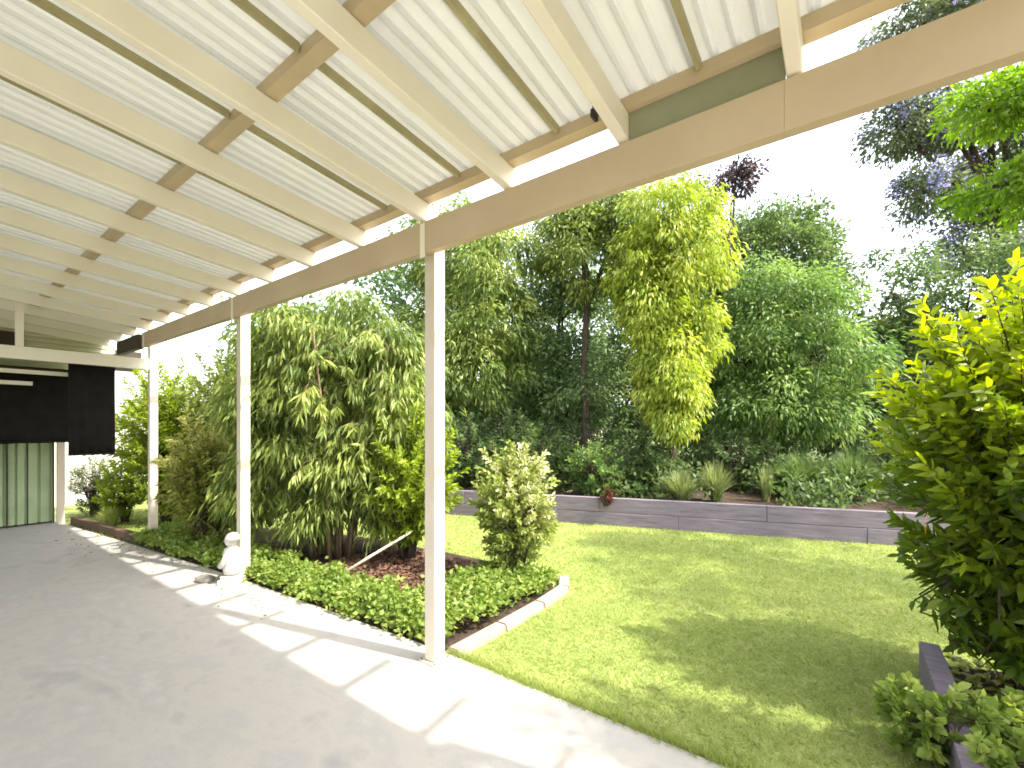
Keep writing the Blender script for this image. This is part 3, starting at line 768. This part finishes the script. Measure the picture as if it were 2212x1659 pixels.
# ------------------------------------------------------------------ shrubs in the patio bed
def willow_shrub():
    rng = np.random.default_rng(60); rnd = random.Random(60)
    base = spot(715, 5.0, 0)
    root = tag(empty("willowy_shrub", base), "big willowy shrub with drooping narrow leaves between the two nearer posts", "shrub")
    m = MB(); m.smooth = True
    P, D, T = [], [], []
    for i in range(26):
        a = rnd.uniform(0, 2 * math.pi); q = rnd.uniform(.2, 1)
        tip = Vector((math.cos(a) * .95 * q, math.sin(a) * .75 * q, rnd.uniform(1.2, 2.85) * (1.0 - .12 * q)))
        b0 = Vector((math.cos(a) * .28 * q + rnd.uniform(-.1, .1), math.sin(a) * .2 * q, -.04))
        mid = b0.lerp(tip, .5) + Vector((-.1 * math.cos(a), -.1 * math.sin(a), .15))
        m.tube([b0, b0.lerp(mid, .5), mid, tip], [.022, .019, .015, .006], 6)
        for j in range(24):
            t = rnd.uniform(.3, 1.0)
            p = (b0.lerp(mid, t * 2) if t < .5 else mid.lerp(tip, t * 2 - 1))
            an = rnd.uniform(0, 2 * math.pi); ln = rnd.uniform(.2, .5)
            e = p + Vector((math.cos(an) * ln, math.sin(an) * ln, rnd.uniform(-.25, .2)))
            c = p.lerp(e, .5) + Vector((0, 0, .12))
            m.tube([p, c, e], [.005, .004, .002], 4)
            n = 40; ts = rng.uniform(.1, 1, n)[:, None]
            A, B, C = np.array(p), np.array(c), np.array(e)
            pp_ = (1 - ts) ** 2 * A + 2 * ts * (1 - ts) * B + ts ** 2 * C
            P.append(pp_); D.append(rng.normal(size=(n, 3)) * .38 + np.array([math.cos(an) * .35, math.sin(an) * .35, -.9]))
            T.append(np.full(n, .5 + .32 * rnd.gauss(0, 1)) + .15 * rng.normal(size=n))
    for c, r, ns in ((off_at(-.5, 2.35), (.45, .45, .42), 46), (off_at(.1, 2.5), (.42, .4, .36), 36), (off_at(.6, 2.15), (.42, .45, .40), 42), (off_at(-.75, 1.75), (.38, .4, .36), 34), (off_at(-.15, 1.75), (.5, .5, .35), 40),
                     (off_at(.8, 1.55), (.35, .4, .4), 34), (off_at(-.45, 1.15), (.45, .45, .3), 34), (off_at(.3, 1.05), (.45, .45, .32), 36), (off_at(-.8, .75), (.35, .35, .4), 30), (off_at(-.1, .55), (.4, .35, .3), 18), (off_at(.6, .6), (.35, .35, .4), 28)):
        d = rand_dirs(rng, ns); u = rng.uniform(.55, 1.08, (ns, 1)); sc_ = np.array(c) + d * np.array(r) * u
        kk = np.repeat(np.arange(ns), 80); off = rng.normal(size=(len(kk), 3)) * np.array([.11, .11, .06])
        P.append(sc_[kk] + off); D.append(nrm(off) * .35 + d[kk] * .25 + rng.normal(size=off.shape) * .3 + np.array([0, 0, -.8]))
        T.append((.5 + .22 * rng.normal(size=ns))[kk] + .14 * rng.normal(size=len(kk)))
    leaf_mesh("foliage", root, LG['bamboo'], np.concatenate(P), np.concatenate(D), .12, .024, rng, np.concatenate(T), bend=.15)
    m.build("stem", bark_pale, root)
willow_shrub()
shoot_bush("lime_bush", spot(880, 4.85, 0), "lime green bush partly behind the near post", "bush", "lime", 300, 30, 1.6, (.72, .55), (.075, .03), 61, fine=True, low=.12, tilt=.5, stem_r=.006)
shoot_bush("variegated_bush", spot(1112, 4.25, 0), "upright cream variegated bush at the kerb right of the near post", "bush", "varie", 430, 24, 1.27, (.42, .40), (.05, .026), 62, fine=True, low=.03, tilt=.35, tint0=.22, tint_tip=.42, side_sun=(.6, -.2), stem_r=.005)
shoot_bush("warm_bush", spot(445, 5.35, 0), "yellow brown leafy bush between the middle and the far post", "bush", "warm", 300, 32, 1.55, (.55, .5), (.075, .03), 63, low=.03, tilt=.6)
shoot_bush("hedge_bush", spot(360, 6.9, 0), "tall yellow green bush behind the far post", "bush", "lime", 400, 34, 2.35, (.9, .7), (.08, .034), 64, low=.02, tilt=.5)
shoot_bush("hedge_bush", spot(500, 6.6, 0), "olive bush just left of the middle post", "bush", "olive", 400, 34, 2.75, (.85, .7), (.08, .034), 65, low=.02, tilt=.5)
shoot_bush("grey_shrub", spot(205, 7.4, 0), "small grey green shrub in front of the pale fence", "shrub", "grey", 90, 24, .95, (.35, .35), (.06, .018), 66, low=.0, tilt=1.0)
shoot_bush("lime_shrub", spot(268, 6.9, 0), "small lime shrub left of the far post", "shrub", "lime", 90, 24, .95, (.42, .4), (.07, .03), 67, low=.0, tilt=.5)
tuft("edge_grass", spot(240, 6.6, 0), "low grass clump behind the brown timber edging", "grass tuft", "grass", 260, .25, .22, 68)

# ------------------------------------------------------------------ right hand shrubs
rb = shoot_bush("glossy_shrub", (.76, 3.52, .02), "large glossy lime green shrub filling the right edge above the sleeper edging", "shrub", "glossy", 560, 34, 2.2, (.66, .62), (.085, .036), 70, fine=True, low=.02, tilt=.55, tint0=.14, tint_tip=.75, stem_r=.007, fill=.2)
m = MB(); m.v = [(-.005, -.018, 0), (.005, .0, .03), (0, .02, .0), (.0, .0, -.035)]; m.f = [(0, 1, 2, 3)]
dl = m.build("dead_leaf", dead_leaf_m, rb, (-.45, -.52, .92)); dl["label"] = "single orange leaf"
dl.scale = (1.6, 1.6, 1.6); sol = dl.modifiers.new("t", 'SOLIDIFY'); sol.thickness = .001
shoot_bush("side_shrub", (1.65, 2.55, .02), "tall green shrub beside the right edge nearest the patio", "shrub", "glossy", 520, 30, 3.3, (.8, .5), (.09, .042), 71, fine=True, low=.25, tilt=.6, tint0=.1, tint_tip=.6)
for i, (x, y, lb) in enumerate([(.55, 2.40, "low leafy plant at the bottom right corner, nearest the patio"), (.62, 2.78, "low leafy plant at the foot of the glossy shrub beside the sleeper"), (.30, 2.62, "low leafy plant spilling onto the lawn beside the sleeper edging")]):
    shoot_bush("low_plant", (x, y, 0), lb, "plant", "cover", 60, 16, .28, (.24, .2), (.05, .032), 72 + i, fine=True, low=.0, tilt=.7, stem_r=.003)

# ------------------------------------------------------------------ ground cover, mulch, grass
def inside(pts, poly):
    x, y = pts[:, 0], pts[:, 1]; r = np.zeros(len(pts), bool); n = len(poly)
    for i in range(n):
        x0, y0 = poly[i]; x1, y1 = poly[(i + 1) % n]
        if y0 == y1: continue
        c = ((y0 > y) != (y1 > y)) & (x < (x1 - x0) * (y - y0) / (y1 - y0) + x0)
        r ^= c
    return r
def fnoise(p, s, seed=0):
    return np.array([mnoise.noise(Vector((a * s + seed, b_ * s, seed * 1.7))) for a, b_ in p])

rng = np.random.default_rng(80)
p = np.stack([rng.uniform(-8.0, -2.0, 10500), rng.uniform(1.65, 3.5, 10500)], 1)
p = p[inside(p, BED)]
ey = np.array([edge_y(x) for x in p[:, 0]])
d_edge = p[:, 1] - ey
lim = np.where(p[:, 0] > -2.75, 1.45, .42 + .12 * (p[:, 0] + 4) ** 2 * .2) + .12 * fnoise(p, 2.5)
p = p[(d_edge < lim) & (d_edge > -.005) & (rng.random(len(p)) < .6 + .6 * fnoise(p, 3.0, 7) + .6 * (d_edge < .15))]
k = 9
hts = .07 + .05 * (fnoise(p, 4, 3) + .5).clip(0, 1) + .02 * rng.random(len(p))
hts = hts * np.minimum(1, .2 + (p[:, 1] - np.array([edge_y(x) for x in p[:, 0]])) / .16)      # thins down to the patio edge
P = np.repeat(np.column_stack([p, hts]), k, axis=0) + rng.normal(size=(len(p) * k, 3)) * np.array([.03, .03, .026])
P[:, 2] = np.maximum(P[:, 2], .005)
D = rng.normal(size=P.shape) * np.array([1, 1, .35]) + np.array([0, 0, .35])
o = leaf_mesh("ground_cover", None, LG['cover'], P, D, .042, .032, rng, np.repeat(rng.normal(.5, .2, len(p)), k) + .12 * rng.normal(size=len(P)))
tag(o, "low bright green ground cover along the patio edge and kerb", "ground cover", kind="stuff")

rng = np.random.default_rng(83)
n = 3000
p = np.stack([rng.uniform(-7.5, 3.0, n), rng.uniform(.25, 3.0, n)], 1); p[:, 1] += wall_y(p[:, 0])
p = p[fnoise(p, .9, 4) + .35 * rng.random(n) > .18]; n = len(p)
P = np.repeat(np.column_stack([p, .34 + .5 * rng.random(n) * np.minimum(1, (p[:, 1] - wall_y(p[:, 0])) / .8)]), 8, axis=0); P = P + rng.normal(size=P.shape) * .07
P[:, 2] = np.maximum(P[:, 2], .32)
o = leaf_mesh("undergrowth", None, LG['dark'], P, rng.normal(size=P.shape) + np.array([0, 0, .3]), .10, .05, rng, np.repeat(rng.normal(.5, .22, n), 8))
tag(o, "dark leafy undergrowth on the soil behind the sleeper wall", "undergrowth", kind="stuff")
# mulch chips
rng = np.random.default_rng(81)
n = 5000
p = np.stack([rng.uniform(-4.3, -2.2, n), rng.uniform(2.3, 3.5, n)], 1)
p = p[inside(p, BED)]
P = np.column_stack([p, rng.uniform(-.005, .02, len(p))])
o = leaf_mesh("mulch", None, red_mulch, P, rng.normal(size=P.shape) * np.array([1, 1, .15]), .055, .024, rng, rng.random(len(P)))
tag(o, "reddish bark mulch under the shrubs of the patio bed", "mulch", kind="stuff")
# leaf litter under the right shrub
n = 1500
p = np.stack([rng.uniform(.45, 1.6, n), rng.uniform(2.2, 3.8, n)], 1)
P = np.column_stack([p, rng.uniform(.022, .045, n)])
o = leaf_mesh("leaf_litter", None, LG['warm'], P, rng.normal(size=P.shape) * np.array([1, 1, .2]), .06, .03, rng, rng.random(n))
tag(o, "brown leaf litter under the glossy shrub", "leaf litter", kind="stuff")

# fallen leaves and grit along the patio edge
rng = np.random.default_rng(84)
n = 150
x = rng.uniform(-8.5, -3.4, n); y = np.array([edge_y(a) for a in x]) - np.abs(rng.normal(size=n)) * .22 - .02
P = np.column_stack([x, y, rng.uniform(.003, .008, n)])
o = leaf_mesh("fallen_leaves", None, LG['warm'], P, rng.normal(size=P.shape) * np.array([1, 1, .12]), .03, .013, rng, rng.random(n) * .6)
tag(o, "scattered dry leaves on the patio edge", "fallen leaves", kind="stuff")

def grass():
    rng = np.random.default_rng(90)
    parts = []
    for (x0, x1, y0, y1, dens, h, w) in [(-2.0, .6, 2.0, 3.6, 15000, .040, .0055), (-2.4, 1.4, 3.6, 5.4, 8000, .042, .008), (-5.5, 2.2, 5.4, 7.6, 3600, .045, .012), (-5.5, -2.4, 3.5, 5.4, 4000, .045, .012),
                                  (-10.2, -5.5, 1.5, 6.2, 1700, .05, .014), (.6, 2.2, 3.6, 5.4, 2500, .045, .012)]:
        n = int((x1 - x0) * (y1 - y0) * dens * .5)
        p = np.stack([rng.uniform(x0, x1, n), rng.uniform(y0, y1, n)], 1)
        ok = ~inside(p, BED) & (p[:, 1] < 7.4 + .31 * (p[:, 0] - .97) - .05) & ~inside(p, BED_R)
        ey = np.interp(p[:, 0], [e[0] for e in EDGE], [e[1] for e in EDGE])
        ok &= p[:, 1] > ey + .005
        ok &= ~((p[:, 0] < -1.91) & (p[:, 0] > -2.1) & (p[:, 1] < 3.5))
        p = p[ok]; n = len(p)
        hh = h * .62 * rng.uniform(.5, 1.45, n); ww = w * rng.uniform(.7, 1.3, n)
        a = rng.uniform(0, 2 * math.pi, n); ln = rng.normal(size=(n, 2)) * 1.15 * hh[:, None]
        b0 = np.column_stack([p, np.full(n, -.032)])
        sd = np.column_stack([np.cos(a), np.sin(a), np.zeros(n)]) * ww[:, None] * .5
        tip = b0 + np.column_stack([ln, hh])
        V = np.stack([b0 - sd, b0 + sd, tip], 1)
        # broad patches of drier and greener turf
        t = .48 + .22 * np.sin(p[:, 0] * 1.7 + 1.3 * np.sin(p[:, 1] * 1.1)) * np.cos(p[:, 1] * 2.1) * .6 + .2 * rng.normal(size=n)
        parts.append((V.reshape(-1, 3), np.repeat(t, 3)))
    V = np.concatenate([a for a, _ in parts]); T = np.concatenate([b_ for _, b_ in parts])
    # blades hanging raggedly over the patio edge
    n = 9000
    x = rng.uniform(-2.0, .6, n); ey = np.interp(x, [e[0] for e in EDGE], [e[1] for e in EDGE])
    b0 = np.column_stack([x, ey + np.abs(rng.normal(size=n)) * .03 + .004, np.full(n, -.03)])
    a = rng.uniform(0, 6.28, n); hh = rng.uniform(.03, .075, n)
    sd = np.column_stack([np.cos(a), np.sin(a), np.zeros(n)]) * .003
    tip = b0 + np.column_stack([rng.normal(size=n) * .02, -np.abs(rng.normal(size=n)) * .035 + .01, hh])
    V = np.concatenate([V, np.stack([b0 - sd, b0 + sd, tip], 1).reshape(-1, 3)]); T = np.concatenate([T, np.repeat(.5 + .2 * rng.normal(size=n), 3)])
    o = raw_mesh("grass", None, LG['grass'], V, np.arange(len(V)), T)
    tag(o, "short green lawn grass", "grass", kind="stuff")
grass()
